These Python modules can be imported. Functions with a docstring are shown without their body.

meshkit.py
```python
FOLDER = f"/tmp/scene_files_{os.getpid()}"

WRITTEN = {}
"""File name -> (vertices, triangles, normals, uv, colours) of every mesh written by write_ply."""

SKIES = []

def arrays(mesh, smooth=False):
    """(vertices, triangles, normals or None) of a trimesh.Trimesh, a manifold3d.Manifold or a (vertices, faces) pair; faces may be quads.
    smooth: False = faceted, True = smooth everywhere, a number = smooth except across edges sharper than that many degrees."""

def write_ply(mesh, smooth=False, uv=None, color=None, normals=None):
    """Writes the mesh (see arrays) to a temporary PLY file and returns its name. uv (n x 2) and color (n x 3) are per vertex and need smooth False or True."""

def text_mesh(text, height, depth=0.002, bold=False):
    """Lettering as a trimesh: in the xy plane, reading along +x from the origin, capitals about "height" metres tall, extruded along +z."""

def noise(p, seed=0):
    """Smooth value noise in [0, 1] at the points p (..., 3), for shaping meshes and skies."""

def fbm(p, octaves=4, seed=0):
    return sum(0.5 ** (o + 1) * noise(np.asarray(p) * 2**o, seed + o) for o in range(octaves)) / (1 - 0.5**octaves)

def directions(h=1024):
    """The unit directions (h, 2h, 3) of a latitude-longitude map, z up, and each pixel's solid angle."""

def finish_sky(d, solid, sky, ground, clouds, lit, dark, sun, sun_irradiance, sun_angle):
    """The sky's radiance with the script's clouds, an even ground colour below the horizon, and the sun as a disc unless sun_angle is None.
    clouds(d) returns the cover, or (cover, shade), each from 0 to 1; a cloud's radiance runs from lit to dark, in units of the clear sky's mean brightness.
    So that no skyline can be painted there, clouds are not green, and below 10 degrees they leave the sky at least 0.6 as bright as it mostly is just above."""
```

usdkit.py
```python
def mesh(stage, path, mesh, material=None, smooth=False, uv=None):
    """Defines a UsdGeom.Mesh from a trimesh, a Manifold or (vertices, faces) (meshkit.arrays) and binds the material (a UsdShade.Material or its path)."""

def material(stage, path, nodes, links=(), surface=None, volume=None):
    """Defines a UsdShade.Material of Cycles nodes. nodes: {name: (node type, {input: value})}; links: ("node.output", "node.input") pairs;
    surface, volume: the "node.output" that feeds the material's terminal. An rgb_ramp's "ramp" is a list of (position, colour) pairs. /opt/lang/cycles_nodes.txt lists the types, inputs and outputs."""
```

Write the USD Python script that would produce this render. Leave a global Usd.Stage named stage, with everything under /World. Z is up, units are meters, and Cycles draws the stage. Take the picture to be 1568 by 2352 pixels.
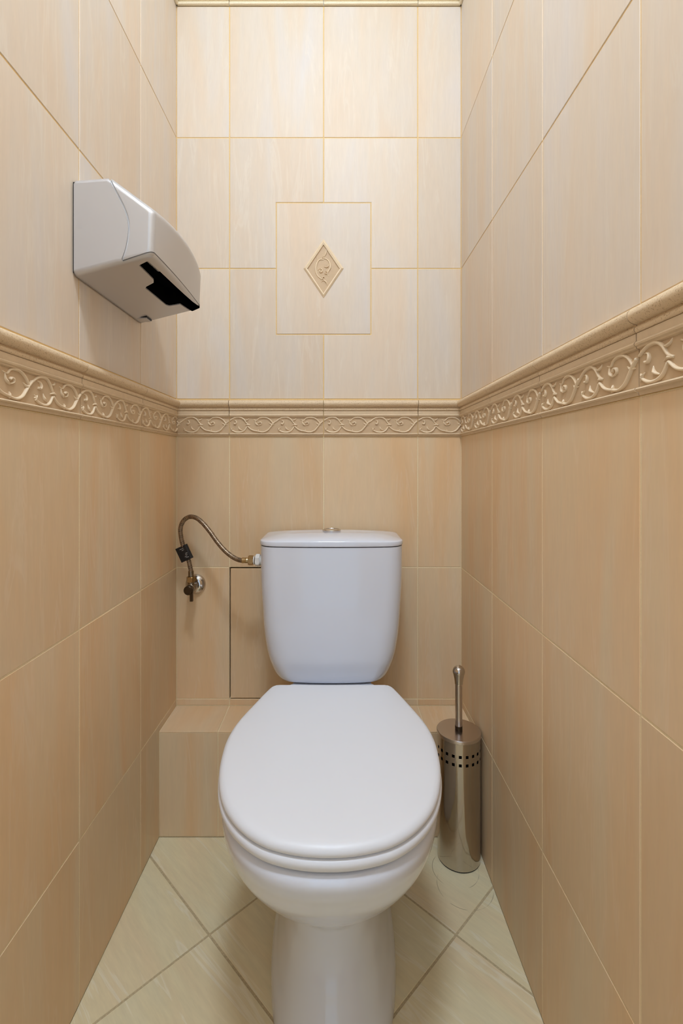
import math, random
import numpy as np, trimesh, manifold3d as m3, usdkit, meshkit
from shapely.geometry import Polygon, box as sbox
from shapely import affinity
from pxr import Usd, UsdGeom, UsdLux, Gf, Sdf

random.seed(7)
RNG = np.random.default_rng(7)
stage = Usd.Stage.CreateInMemory()
UsdGeom.SetStageUpAxis(stage, "Z")
UsdGeom.SetStageMetersPerUnit(stage, 1.0)
UsdGeom.Xform.Define(stage, "/World")
UsdGeom.Scope.Define(stage, "/World/Looks")

# ------------------------------------------------------------------ camera
# level camera at (0, 0, EYE) looking along +y; measured from the photograph: focal 1105 px of 1568, horizon at row 1068, vanishing point at column 773
W, H, F, VX, VY, EYE = 1568, 2352, 1105.0, 773.0, 1068.0, 0.893
cam = UsdGeom.Camera.Define(stage, "/World/camera")
cam.AddTranslateOp().Set(Gf.Vec3d(0, 0, EYE))
cam.AddRotateXOp().Set(90.0)
cam.CreateHorizontalApertureAttr(24.0)
cam.CreateVerticalApertureAttr(36.0)
cam.CreateFocalLengthAttr(24.0 * F / W)
cam.CreateHorizontalApertureOffsetAttr((W / 2 - VX) / W * 24.0)
cam.CreateVerticalApertureOffsetAttr(-(H / 2 - VY) / W * 24.0)
cam.CreateClippingRangeAttr(Gf.Vec2f(0.02, 100))
cam.CreateExposureAttr(0.0)

# ------------------------------------------------------------------ light: daylit hall through the open doorway, plus the ceiling lamp (built below)
HALL = 0.34            # radiance of the hall seen through the doorway
LAMP = 89.0            # radiance of the lamp's diffuser
dome = UsdLux.DomeLight.Define(stage, "/World/dome_light")
dome.CreateIntensityAttr(HALL)
dome.CreateColorAttr(Gf.Vec3f(0.64, 0.80, 1.0))

# ------------------------------------------------------------------ room dimensions
XL, XR, YB, YF, ZC = -0.426, 0.331, 1.279, -0.70, 2.62      # wall faces, ceiling
LEDGE_Y, LEDGE_Z = 1.154, 0.2535
Z_TOP, Z1, Z2, Z_DADO_T, Z_DADO_B, Z3, Z4 = 2.113, 1.763, 1.415, 1.068, 0.968, 0.621, 0.2715


def lin(r, g, b):
    return tuple(((c / 255) / 12.92 if c / 255 < 0.04045 else ((c / 255 + 0.055) / 1.055) ** 2.4) for c in (r, g, b))


# ------------------------------------------------------------------ prim helpers
used = {}


def numbered(parent, name):
    k = (parent, name)
    n = used.get(k, -1) + 1
    used[k] = n
    return name if n == 0 else f"{name}_{n:03d}"


def path_of(p):
    return "/World" if p is None else str(p.GetPath())


def tag(p, label=None, cat=None, group=None, kind=None):
    for k, v in (("label", label), ("category", cat), ("group", group), ("kind", kind)):
        if v:
            p.SetCustomDataByKey(k, v)
    return p


def thing(name, label, cat=None, loc=(0, 0, 0), kind=None):
    x = UsdGeom.Xform.Define(stage, "/World/" + numbered("/World", name))
    x.AddTranslateOp().Set(Gf.Vec3d(*map(float, loc)))
    p = x.GetPrim()
    HOME[str(p.GetPath())] = np.array(loc, float)
    return tag(p, label, cat, kind=kind)


HOME = {}


def part(parent, name, mesh, mat, smooth=False, uv=None, label=None, kind=None):
    """mesh in world coordinates; stored relative to its thing's base"""
    pp = path_of(parent)
    path = pp + "/" + numbered(pp, name)
    top = "/".join(pp.split("/")[:3])
    home = HOME.get(top, np.zeros(3))
    v, f, n = meshkit.arrays(mesh, smooth)
    v = v - home
    m = usdkit.mesh(stage, path, (v, f), mat, smooth=False, uv=uv)
    if n is not None:
        from pxr import Vt
        m.CreateNormalsAttr(Vt.Vec3fArray.FromNumpy(n.astype(np.float32)))
        m.SetNormalsInterpolation("vertex")
    return tag(m.GetPrim(), label, kind=kind)


# ------------------------------------------------------------------ materials
L = "/World/Looks/"


def plain(name, color, rough=0.5, metallic=0.0, spec=0.5, coat=0.0, bump=None, var=0.0):
    nodes = {"p": ("principled_bsdf", {"base_color": color, "roughness": rough, "metallic": metallic, "specular_ior_level": spec, "coat_weight": coat, "coat_roughness": 0.04})}
    links = []
    if bump or var:
        nodes["t"] = ("texture_coordinate", {})
        sc, st = bump or (40, 0)
        nodes["n"] = ("noise_texture", {"scale": sc, "detail": 3})
        links += [("t.object", "n.vector")]
        if st:
            nodes["b"] = ("bump", {"strength": st, "distance": 0.001})
            links += [("n.fac", "b.height"), ("b.normal", "p.normal")]
        if var:
            nodes["r"] = ("rgb_ramp", {"ramp": [(0.3, tuple(c * (1 - var) for c in color)), (0.7, color)]})
            links += [("n.fac", "r.fac"), ("r.color", "p.base_color")]
    return usdkit.material(stage, L + name, nodes, links, "p.BSDF")


def tile_look(name, cols, vein, rough, fine=0.03, streak=(9, 1.3), veinamt=0.28, blotch=0.5):
    """Glazed tile with long streaks; st runs in metres along the tile's width and height, with an offset of its own for each tile."""
    c0, c1, c2 = cols
    nodes = {
        "uv": ("uvmap", {"attribute": "st"}),
        "ma": ("mapping", {"scale": (streak[0], streak[1], 1)}),
        "na": ("noise_texture", {"scale": 1.0, "detail": 3, "roughness": 0.5, "distortion": 1.0}),
        "ra": ("rgb_ramp", {"ramp": [(0.28, c0), (0.5, c1), (0.72, c2)]}),
        "mb": ("mapping", {"scale": (22, 2.2, 1), "location": (3.1, 7.7, 0)}),
        "nb": ("noise_texture", {"scale": 1.0, "detail": 4, "roughness": 0.6, "distortion": 1.6}),
        "rb": ("rgb_ramp", {"ramp": [(0.0, (0, 0, 0)), (0.565, (0, 0, 0)), (0.61, (1, 1, 1)), (0.66, (0, 0, 0)), (1.0, (0, 0, 0))]}),
        "va": ("math", {"math_type": "multiply", "value2": veinamt}),
        "mv": ("mix_color", {"blend_type": "mix", "b": vein}),
        "mc": ("mapping", {"scale": (110, 14, 1)}),
        "nc": ("noise_texture", {"scale": 1.0, "detail": 3, "roughness": 0.7}),
        "rc": ("map_range", {"from_min": 0.25, "from_max": 0.75, "to_min": 1 - fine, "to_max": 1 + fine}),
        "mul": ("vector_math", {"math_type": "scale"}),
        "p": ("principled_bsdf", {"roughness": rough, "specular_ior_level": 0.3}),
        "bu": ("bump", {"strength": 0.06, "distance": 0.001}),
    }
    links = [("uv.UV", "ma.vector"), ("ma.vector", "na.vector"), ("na.fac", "ra.fac"),
             ("uv.UV", "mb.vector"), ("mb.vector", "nb.vector"), ("nb.fac", "rb.fac"), ("rb.color", "va.value1"),
             ("va.value", "mv.fac"), ("ra.color", "mv.a"),
             ("uv.UV", "mc.vector"), ("mc.vector", "nc.vector"), ("nc.fac", "rc.value"),
             ("mv.result", "mul.vector1"), ("rc.result", "mul.scale"), ("mul.vector", "p.base_color"),
             ("nc.fac", "bu.height"), ("bu.normal", "p.normal")]
    return nodes, links


def make(name, nl):
    return usdkit.material(stage, L + name, nl[0], nl[1], "p.BSDF")


UP = [lin(229, 205, 178), lin(227, 210, 190), lin(224, 213, 203)]
LO = [lin(229, 190, 144), lin(229, 198, 158), lin(226, 203, 168)]
FL = [lin(229, 208, 170), lin(228, 213, 174), lin(226, 216, 182)]
M_UP = [make(f"tile_upper_{i}", tile_look("", [tuple(c * k for c in col) for col in UP], lin(236, 224, 207), 0.48)) for i, k in enumerate((0.97, 1.0, 1.03))]
M_LO = [make(f"tile_lower_{i}", tile_look("", [tuple(c * k for c in col) for col in LO], lin(236, 212, 184)  , 0.48)) for i, k in enumerate((0.97, 1.0, 1.03))]
# floor tile: streaks along one side, and two scuffed ring marks where the brush holder used to stand
nl = tile_look("", FL, lin(240, 232, 212), 0.30, fine=0.06, streak=(9, 1.6), veinamt=0.5)
nl = list(nl)
nl[0]["geo"] = ("geometry", {})
prev = "mul.vector"
for i, (cx, cy, r, a0) in enumerate([(0.262, 1.063, 0.050, 0.55), (0.272, 1.022, 0.058, 0.5)]):
    nl[0][f"sub{i}"] = ("vector_math", {"math_type": "subtract", "vector2": (cx, cy, 0.0)})
    nl[0][f"len{i}"] = ("vector_math", {"math_type": "length"})
    nl[0][f"d{i}"] = ("math", {"math_type": "subtract", "value2": r})
    nl[0][f"ab{i}"] = ("math", {"math_type": "absolute"})
    nl[0][f"lt{i}"] = ("map_range", {"from_min": 0.0003, "from_max": 0.0010, "to_min": a0, "to_max": 0.0, "clamp": True})
    nl[0][f"nn{i}"] = ("noise_texture", {"scale": 22.0 + 5 * i, "detail": 2})
    nl[0][f"nr{i}"] = ("map_range", {"from_min": 0.42, "from_max": 0.56, "to_min": 0.0, "to_max": 1.0, "clamp": True})
    nl[0][f"pr{i}"] = ("math", {"math_type": "multiply"})
    nl[0][f"mx{i}"] = ("mix_color", {"blend_type": "mix", "b": lin(120, 100, 72)})
    nl[1] += [("geo.position", f"sub{i}.vector1"), (f"sub{i}.vector", f"len{i}.vector1"), (f"len{i}.value", f"d{i}.value1"), (f"d{i}.value", f"ab{i}.value1"),
              (f"ab{i}.value", f"lt{i}.value"), ("geo.position", f"nn{i}.vector"), (f"nn{i}.fac", f"nr{i}.value"), (f"lt{i}.result", f"pr{i}.value1"), (f"nr{i}.result", f"pr{i}.value2"),
              (f"pr{i}.value", f"mx{i}.fac"), (prev, f"mx{i}.a")]
    prev = f"mx{i}.result"
nl[1].remove(("mul.vector", "p.base_color"))
nl[1].append((prev, "p.base_color"))
M_FLOOR = make("floor_tile", nl)


def stippled(name, color, dark, scale, amt, rough=0.4):
    nodes = {"t": ("texture_coordinate", {}), "m": ("mapping", {"scale": (1, 1, 1)}),
             "n": ("noise_texture", {"scale": scale, "detail": 3, "roughness": 0.6}),
             "r": ("rgb_ramp", {"ramp": [(0.0, dark), (0.35, dark), (0.43, color), (1.0, color)]}),
             "b": ("bump", {"strength": amt, "distance": 0.0014}),
             "p": ("principled_bsdf", {"roughness": rough, "specular_ior_level": 0.4})}
    return usdkit.material(stage, L + name, nodes, [("t.object", "m.vector"), ("m.vector", "n.vector"), ("n.fac", "r.fac"), ("r.color", "p.base_color"), ("n.fac", "b.height"), ("b.normal", "p.normal")], "p.BSDF")


M_MOULD = stippled("moulding_glaze", lin(230, 203, 166), lin(196, 164, 124), 480, 0.5)
M_MOULD_TOP = stippled("cream_moulding_glaze", lin(250, 234, 202), lin(226, 204, 166), 620, 0.4)
M_BORDER = plain("border_glaze", lin(226, 199, 163), 0.45, spec=0.4, bump=(90, 0.05), var=0.06)
M_FIELD = plain("relief_ground_shade", lin(211, 181, 144), 0.45, spec=0.4, bump=(90, 0.05), var=0.05)  # darker than the border: occlusion between the stems put into the colour
M_RELIEF = plain("relief_glaze", lin(238, 214, 180), 0.42, spec=0.4)
M_GROUT = plain("wall_grout", lin(244, 208, 144), 0.8, spec=0.2, bump=(400, 0.2), var=0.12)
M_GROUT_LO = plain("lower_wall_grout", lin(244, 222, 182), 0.8, spec=0.2, bump=(400, 0.2), var=0.10)
M_GROUTF = plain("floor_grout", lin(206, 186, 148), 0.8, spec=0.2, bump=(300, 0.2), var=0.25)
M_PLASTER = plain("white_plaster", lin(240, 236, 228), 0.8, spec=0.2)
M_CERAMIC = plain("white_ceramic", lin(224, 227, 236), 0.10, coat=0.3)
M_SEAT = plain("white_seat_plastic", lin(233, 234, 238), 0.40)
M_BLACK = plain("black_void", (0.004, 0.004, 0.004), 0.9, spec=0.0)
M_SILVER = plain("silver_plastic", lin(200, 196, 194), 0.33, metallic=0.4, spec=0.6)
M_STEEL = plain("polished_steel", lin(192, 184, 175), 0.10, metallic=1.0, bump=(60, 0.02))
M_BRUSHED = plain("brushed_steel", lin(212, 203, 198), 0.24, metallic=1.0)
M_CHROME = plain("chrome", lin(205, 200, 195), 0.09, metallic=1.0)
M_OLDCHROME = plain("tarnished_chrome", lin(150, 136, 116), 0.22, metallic=1.0, bump=(150, 0.05), var=0.35)
M_BRASS = plain("nickel_brass", lin(176, 150, 108), 0.25, metallic=1.0)
M_DARKMETAL = plain("dark_metal", lin(74, 60, 44), 0.3, metallic=0.8)
M_WHITEPL = plain("white_plastic", lin(232, 228, 222), 0.4)
M_TAG = plain("black_tag", (0.006, 0.006, 0.007), 0.45)
M_INK = plain("white_print", lin(215, 212, 205), 0.6)
M_LAMPGLASS = usdkit.material(stage, L + "lamp_diffuser", {"e": ("emission", {"color": (0.70, 0.83, 1.0), "strength": LAMP})}, [], "e.emission")
# braided hose: steel with dark flecks winding round it
M_BRAID = usdkit.material(stage, L + "steel_braid", {
    "uv": ("uvmap", {"attribute": "st"}),
    "w": ("wave_texture", {"wave_type": "bands", "bands_direction": "diagonal", "scale": 3.0, "distortion": 0.4}),
    "r": ("rgb_ramp", {"ramp": [(0.0, lin(92, 74, 56)), (0.4, lin(140, 119, 96)), (1.0, lin(170, 149, 124))]}),
    "p": ("principled_bsdf", {"metallic": 0.75, "roughness": 0.38})},
    [("uv.UV", "w.vector"), ("w.fac", "r.fac"), ("r.color", "p.base_color")], "p.BSDF")


# ------------------------------------------------------------------ mesh helpers
def B(x0, x1, y0, y1, z0, z1):
    b = trimesh.creation.box((x1 - x0, y1 - y0, z1 - z0))
    b.apply_translation(((x0 + x1) / 2, (y0 + y1) / 2, (z0 + z1) / 2))
    return b


def cat(ms):
    return trimesh.util.concatenate(ms)


class Frame:
    """a surface: u to the right, v up (as seen by someone facing it), n towards that person"""

    def __init__(s, o, u, v):
        s.o, s.u, s.v = (np.array(a, float) for a in (o, u, v))
        s.n = np.cross(s.u, s.v)

    def __call__(s, p):
        p = np.asarray(p, float)
        return s.o + p[:, :1] * s.u + p[:, 1:2] * s.v + p[:, 2:3] * s.n


def slab(poly, n0, n1, c):
    """a flat piece with a chamfered front edge, from a polygon: vertices (u, v, n) and triangles"""
    poly = poly.simplify(1e-5)
    ring = np.array(poly.exterior.coords)[:-1]
    if not poly.exterior.is_ccw:
        ring = ring[::-1]
    n = len(ring)
    d = np.roll(ring, -1, 0) - ring
    d /= np.linalg.norm(d, axis=1, keepdims=True)
    nl_ = np.stack([-d[:, 1], d[:, 0]], 1)
    prevn = np.roll(nl_, 1, 0)
    off = (prevn + nl_) / (1 + (prevn * nl_).sum(1, keepdims=True))
    top = ring + off * c
    v = np.vstack([np.c_[ring, np.full(n, n0)], np.c_[ring, np.full(n, n1 - c)], np.c_[top, np.full(n, n1)]])
    f = []
    for k in range(2):
        for i in range(n):
            j = (i + 1) % n
            a, b = k * n + i, k * n + j
            f += [[a, b, b + n], [a, b + n, a + n]]
    vv, ff = trimesh.creation.triangulate_polygon(Polygon(top), engine="earcut")
    from scipy.spatial import cKDTree
    idx = cKDTree(top).query(vv)[1]
    ff = idx[ff]
    cr = np.cross(top[ff[:, 1]] - top[ff[:, 0]], top[ff[:, 2]] - top[ff[:, 0]])
    ff[cr < 0] = ff[cr < 0][:, ::-1]
    f = np.vstack([np.array(f), ff + 2 * n])
    return v, f


tile_count = [0]


def lay(parent, fr, poly, mats, proud=0.0, name="tile", rot=0.0, c=0.0007, depth=0.004):
    """one tile with its own piece of the streak pattern; its face stands at n = proud"""
    tile_count[0] += 1
    v, f = slab(poly, proud - depth, proud, c)
    o = RNG.uniform(0, 60, 2) + 7.3
    a = math.radians(rot)
    uv = np.stack([v[:, 0] * math.cos(a) + v[:, 1] * math.sin(a), -v[:, 0] * math.sin(a) + v[:, 1] * math.cos(a)], 1) + o
    mat = mats[RNG.integers(len(mats))] if isinstance(mats, list) else mats
    # split so that flat shading holds
    vs, us = v[f].reshape(-1, 3), uv[f].reshape(-1, 2)
    return part(parent, name, (fr(vs), np.arange(len(vs)).reshape(-1, 3)), mat, uv=us)


def spline(pts, n=8):
    """Catmull-Rom through 2-D or 3-D points"""
    p = np.asarray(pts, float)
    if len(p) < 3:
        t = np.linspace(0, 1, n)[:, None]
        return p[0] * (1 - t) + p[1] * t
    q = np.vstack([2 * p[0] - p[1], p, 2 * p[-1] - p[-2]])
    out = []
    for i in range(1, len(q) - 2):
        a, b, c, d = q[i - 1:i + 3]
        for t in np.arange(n) / n:
            out.append(0.5 * (2 * b + (c - a) * t + (2 * a - 5 * b + 4 * c - d) * t * t + (3 * b - a - 3 * c + d) * t ** 3))
    out.append(q[-2])
    return np.array(out)


def ribbon(pts, w0, w1, h, base, clip=None, mid=None, n=6):
    """a raised half-round stem in relief: half-width w0 -> (mid) -> w1, height h above n = base"""
    c = spline(pts, n)
    t = np.linspace(0, 1, len(c))
    w = np.interp(t, [0, 1], [w0, w1]) if mid is None else np.interp(t, [0, 0.5, 1], [w0, mid, w1])
    if clip is not None:
        k = (c[:, 0] >= clip[0]) & (c[:, 0] <= clip[1])
        if k.sum() < 3:
            return None
        i = np.nonzero(k)[0]
        c, w = c[i[0]:i[-1] + 1], w[i[0]:i[-1] + 1]
    d = np.gradient(c, axis=0)
    d /= np.linalg.norm(d, axis=1, keepdims=True) + 1e-12
    nn = np.stack([-d[:, 1], d[:, 0]], 1)
    a = np.linspace(0, math.pi, 7)
    prof = np.stack([np.cos(a), np.sin(a) ** 0.8], 1)
    hs = h * np.clip(w / max(w0, w1, mid or 0), 0.35, 1)
    v = np.concatenate([np.c_[c[i] + nn[i] * (prof[:, :1] * w[i]), base - 0.0004 + prof[:, 1] * hs[i]] for i in range(len(c))])
    m, f = len(prof), []
    for i in range(len(c) - 1):
        for j in range(m - 1):
            p = i * m + j
            f += [[p, p + 1, p + m + 1], [p, p + m + 1, p + m]]
    for s, e in ((0, False), ((len(c) - 1) * m, True)):
        for j in range(1, m - 1):
            f.append([s, s + j + 1, s + j] if not e else [s, s + j, s + j + 1])
    return v, np.array(f)


def join_vf(items):
    vs, fs, k = [], [], 0
    for v, f in items:
        vs.append(v), fs.append(np.asarray(f) + k)
        k += len(v)
    return np.vstack(vs), np.vstack(fs)


def bar(profile, u0, u1):
    """a profile in (v, n), extruded along u, with end caps: outline given from the bottom edge to the top edge"""
    p = np.asarray(profile, float)
    p = np.vstack([p, [p[-1, 0], -0.003], [p[0, 0], -0.003]])
    m = len(p)
    v = np.vstack([np.c_[np.full(m, u), p] for u in (u0, u1)])
    f = []
    for i in range(m):
        j = (i + 1) % m
        f += [[i, i + m, j + m], [i, j + m, j]]
    vv, ff = trimesh.creation.triangulate_polygon(Polygon(p), engine="earcut")
    from scipy.spatial import cKDTree
    ff = cKDTree(p).query(vv)[1][ff]
    cr = np.cross(p[ff[:, 1]] - p[ff[:, 0]], p[ff[:, 2]] - p[ff[:, 0]])
    ff[cr < 0] = ff[cr < 0][:, ::-1]
    return v, np.vstack([np.array(f), ff[:, ::-1], ff + m])


def tube(path, radius, n=12, caps=True, uv=False):
    p = np.asarray(path, float)
    r = np.broadcast_to(np.asarray(radius, float), (len(p),))
    d = np.gradient(p, axis=0)
    d /= np.linalg.norm(d, axis=1, keepdims=True)
    ref = np.array([0, 1.0, 0]) if abs(d[0, 1]) < 0.9 else np.array([1.0, 0, 0])
    v, s, sv = [], 0, []
    for i in range(len(p)):
        x = ref - d[i] * (ref @ d[i])
        x /= np.linalg.norm(x)
        ref = x
        y = np.cross(d[i], x)
        a = np.linspace(0, 2 * math.pi, n + 1)[:n + (1 if uv else 0)]
        v.append(p[i] + r[i] * (np.cos(a)[:, None] * x + np.sin(a)[:, None] * y))
        if i:
            s += np.linalg.norm(p[i] - p[i - 1])
        sv.append(np.c_[np.full(len(a), s), a])
    k = len(v[0])
    v = np.vstack(v)
    f = []
    for i in range(len(p) - 1):
        for j in range(k - 1 if uv else k):
            q = (j + 1) % k
            f += [[i * k + j, i * k + q, (i + 1) * k + q], [i * k + j, (i + 1) * k + q, (i + 1) * k + j]]
    if caps and not uv:
        v = np.vstack([v, p[:1], p[-1:]])
        a, b = len(v) - 2, len(v) - 1
        for j in range(k):
            q = (j + 1) % k
            f += [[a, q, j], [b, (len(p) - 1) * k + j, (len(p) - 1) * k + q]]
    return (v, np.array(f), np.vstack(sv)) if uv else (v, np.array(f))


def lathe(profile, n=48, axis_at=(0, 0, 0)):
    """profile (r, z), bottom to top on the outside"""
    m = trimesh.creation.revolve(np.asarray(profile, float), sections=n)
    m.apply_translation(axis_at)
    return m


def aim(mesh, direction, at):
    """turns a mesh built along +z to point along direction, and moves it"""
    m = mesh.copy()
    m.apply_transform(trimesh.geometry.align_vectors([0, 0, 1], direction))
    m.apply_translation(at)
    return m


def hexnut(r, h, c=0.12, hole=0.0):
    """a chamfered hexagon nut along +z"""
    hexa = trimesh.creation.cylinder(r, h, sections=6)
    hexa.apply_translation((0, 0, h / 2))
    cone = lathe([(0, 0), (r * (1 - c), 0), (r * 1.02, h * 0.22), (r * 1.02, h * 0.78), (r * (1 - c), h), (0, h)], 36)
    a = m3.Manifold(m3.Mesh(np.float32(hexa.vertices), np.uint32(hexa.faces))) ^ m3.Manifold(m3.Mesh(np.float32(cone.vertices), np.uint32(cone.faces)))
    o = a.to_mesh()
    return trimesh.Trimesh(o.vert_properties[:, :3], o.tri_verts)


def loft(loops, cap0=True, cap1=True):
    loops = [np.asarray(l, float) for l in loops]
    k = len(loops[0])
    v = np.vstack(loops)
    f = []
    for i in range(len(loops) - 1):
        for j in range(k):
            q = (j + 1) % k
            f += [[i * k + j, i * k + q, (i + 1) * k + q], [i * k + j, (i + 1) * k + q, (i + 1) * k + j]]
    if cap0:
        v = np.vstack([v, loops[0].mean(0)])
        f += [[len(v) - 1, (j + 1) % k, j] for j in range(k)]
    if cap1:
        v = np.vstack([v, loops[-1].mean(0)])
        b = (len(loops) - 1) * k
        f += [[len(v) - 1, b + j, b + (j + 1) % k] for j in range(k)]
    return trimesh.Trimesh(v, f, process=False)


def man(mesh):
    v, f, _ = meshkit.arrays(mesh)
    t = trimesh.Trimesh(v, f, process=True)
    t.merge_vertices()
    if t.volume < 0:
        t.invert()
    return m3.Manifold(m3.Mesh(np.float32(t.vertices), np.uint32(t.faces)))


def tri(mn):
    o = mn.to_mesh()
    return trimesh.Trimesh(o.vert_properties[:, :3], o.tri_verts)


def unproject(px, py, **at):
    """the point of the room seen at a pixel: on the plane x=, y= or z=, or on plane=(point, normal)"""
    d = np.array([(px - VX) / F, 1.0, (VY - py) / F])
    if "plane" in at:
        p0, n = (np.array(a, float) for a in at["plane"])
        t = n @ (p0 - [0, 0, EYE]) / (n @ d)
    else:
        (k, val), = at.items()
        i = "xyz".index(k)
        t = (val - (EYE if i == 2 else 0)) / d[i]
    return np.array([0, 0, EYE]) + t * d


# ================================================================== the room
GAP = 0.0024       # joint width
REC = 0.0009       # how far the grout lies behind the tile faces
F_BACK = Frame((0, YB, 0), (1, 0, 0), (0, 0, 1))
F_LEFT = Frame((XL, 0, 0), (0, 1, 0), (0, 0, 1))
F_RIGHT = Frame((XR, 0, 0), (0, -1, 0), (0, 0, 1))
F_FLOOR = Frame((0, 0, 0), (1, 0, 0), (0, 1, 0))

wall_back = thing("wall_back", "back wall behind the toilet, tiled pale beige above and darker tan below", kind="structure")
wall_left = thing("wall_left", "left tiled wall carrying the silver paper dispenser", kind="structure")
wall_right = thing("wall_right", "right tiled wall beside the steel toilet brush holder", kind="structure")
floor = thing("floor", "cream tiled floor laid diagonally round the toilet pedestal", kind="structure")
trim = thing("trim_1", "low tiled boxed-in ledge along the foot of the back wall", kind="structure")
ceiling = thing("ceiling", "white painted ceiling of the toilet room", kind="structure")
wall_front = thing("wall_front", "white front wall with an open doorway opposite the toilet", kind="structure")

part(ceiling, "ceiling_slab", B(XL - 0.1, XR + 0.1, YF - 0.1, YB + 0.1, ZC, ZC + 0.1), M_PLASTER)
part(floor, "grout_bed", B(XL - 0.1, XR + 0.1, YF - 0.1, YB + 0.1, -0.1, -REC), M_GROUTF)
DX0, DX1, DZ = -0.36, 0.27, 2.04
part(wall_front, "wall_panel", B(XL - 0.1, DX0, YF - 0.1, YF, 0, ZC), M_PLASTER)
part(wall_front, "wall_panel", B(DX1, XR + 0.1, YF - 0.1, YF, 0, ZC), M_PLASTER)
part(wall_front, "lintel", B(DX0, DX1, YF - 0.1, YF, DZ, ZC), M_PLASTER)

# back wall bed, left open behind the inspection hatch
HX0, HX1, HZ0, HZ1 = -0.2847, -0.0347, Z4, Z3
g = YB + REC
gl = YB + REC * 0.6
part(wall_back, "grout_bed", cat([B(XL - 0.1, HX0 - 0.0005, gl, gl + 0.12, 0, Z_DADO_B), B(HX1 + 0.0005, XR + 0.1, gl, gl + 0.12, 0, Z_DADO_B), B(HX0 - 0.0005, HX1 + 0.0005, gl, gl + 0.12, 0, HZ0 - 0.0005),
                                  B(HX0 - 0.0005, HX1 + 0.0005, gl, gl + 0.12, HZ1 + 0.0005, Z_DADO_B)]), M_GROUT_LO)
part(wall_back, "grout_bed", B(XL - 0.1, XR + 0.1, g, g + 0.12, Z_DADO_B, Z_TOP), M_GROUT)
part(wall_back, "hatch_shade", B(HX0 - 0.01, HX1 + 0.01, g + 0.02, g + 0.03, HZ0 - 0.01, HZ1 + 0.01), M_BLACK, label="black sheet painting the shade in the gap behind the hatch")  # black sheet standing in for the shade inside the opening
part(wall_back, "plaster", B(XL - 0.1, XR + 0.1, YB, YB + 0.12, Z_TOP, ZC), M_PLASTER)
part(wall_left, "grout_bed", B(XL - 0.12, XL - REC * 0.6, YF, YB + 0.1, 0, Z_DADO_B), M_GROUT_LO)
part(wall_left, "grout_bed", B(XL - 0.12, XL - REC, YF, YB + 0.1, Z_DADO_B, Z_TOP), M_GROUT)
part(wall_left, "plaster", B(XL - 0.12, XL, YF, YB + 0.1, Z_TOP, ZC), M_PLASTER)
part(wall_right, "grout_bed", B(XR + REC * 0.6, XR + 0.12, YF, YB + 0.1, 0, Z_DADO_B), M_GROUT_LO)
part(wall_right, "grout_bed", B(XR + REC, XR + 0.12, YF, YB + 0.1, Z_DADO_B, Z_TOP), M_GROUT)
part(wall_right, "plaster", B(XR, XR + 0.12, YF, YB + 0.1, Z_TOP, ZC), M_PLASTER)

# joints along each wall
UB = [XL, -0.2847, -0.0347, 0.2153, XR]
ULW = [YF, -0.4535, -0.2035, 0.0465, 0.2965, 0.5465, 0.7965, 1.046, YB]                       # y, left wall
URW = [-YB, -1.0245, -0.7745, -0.5245, -0.2745, -0.0245, 0.2255, 0.4755, -YF]                # -y, right wall
VR = [(0.0, Z4), (Z4, Z3), (Z3, Z_DADO_B), (Z_DADO_T, Z2), (Z2, Z1), (Z1, Z_TOP)]


def cell(u0, u1, v0, v1):
    h = GAP / 2
    return sbox(u0 + h, v0 + h, u1 - h, v1 - h)


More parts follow.
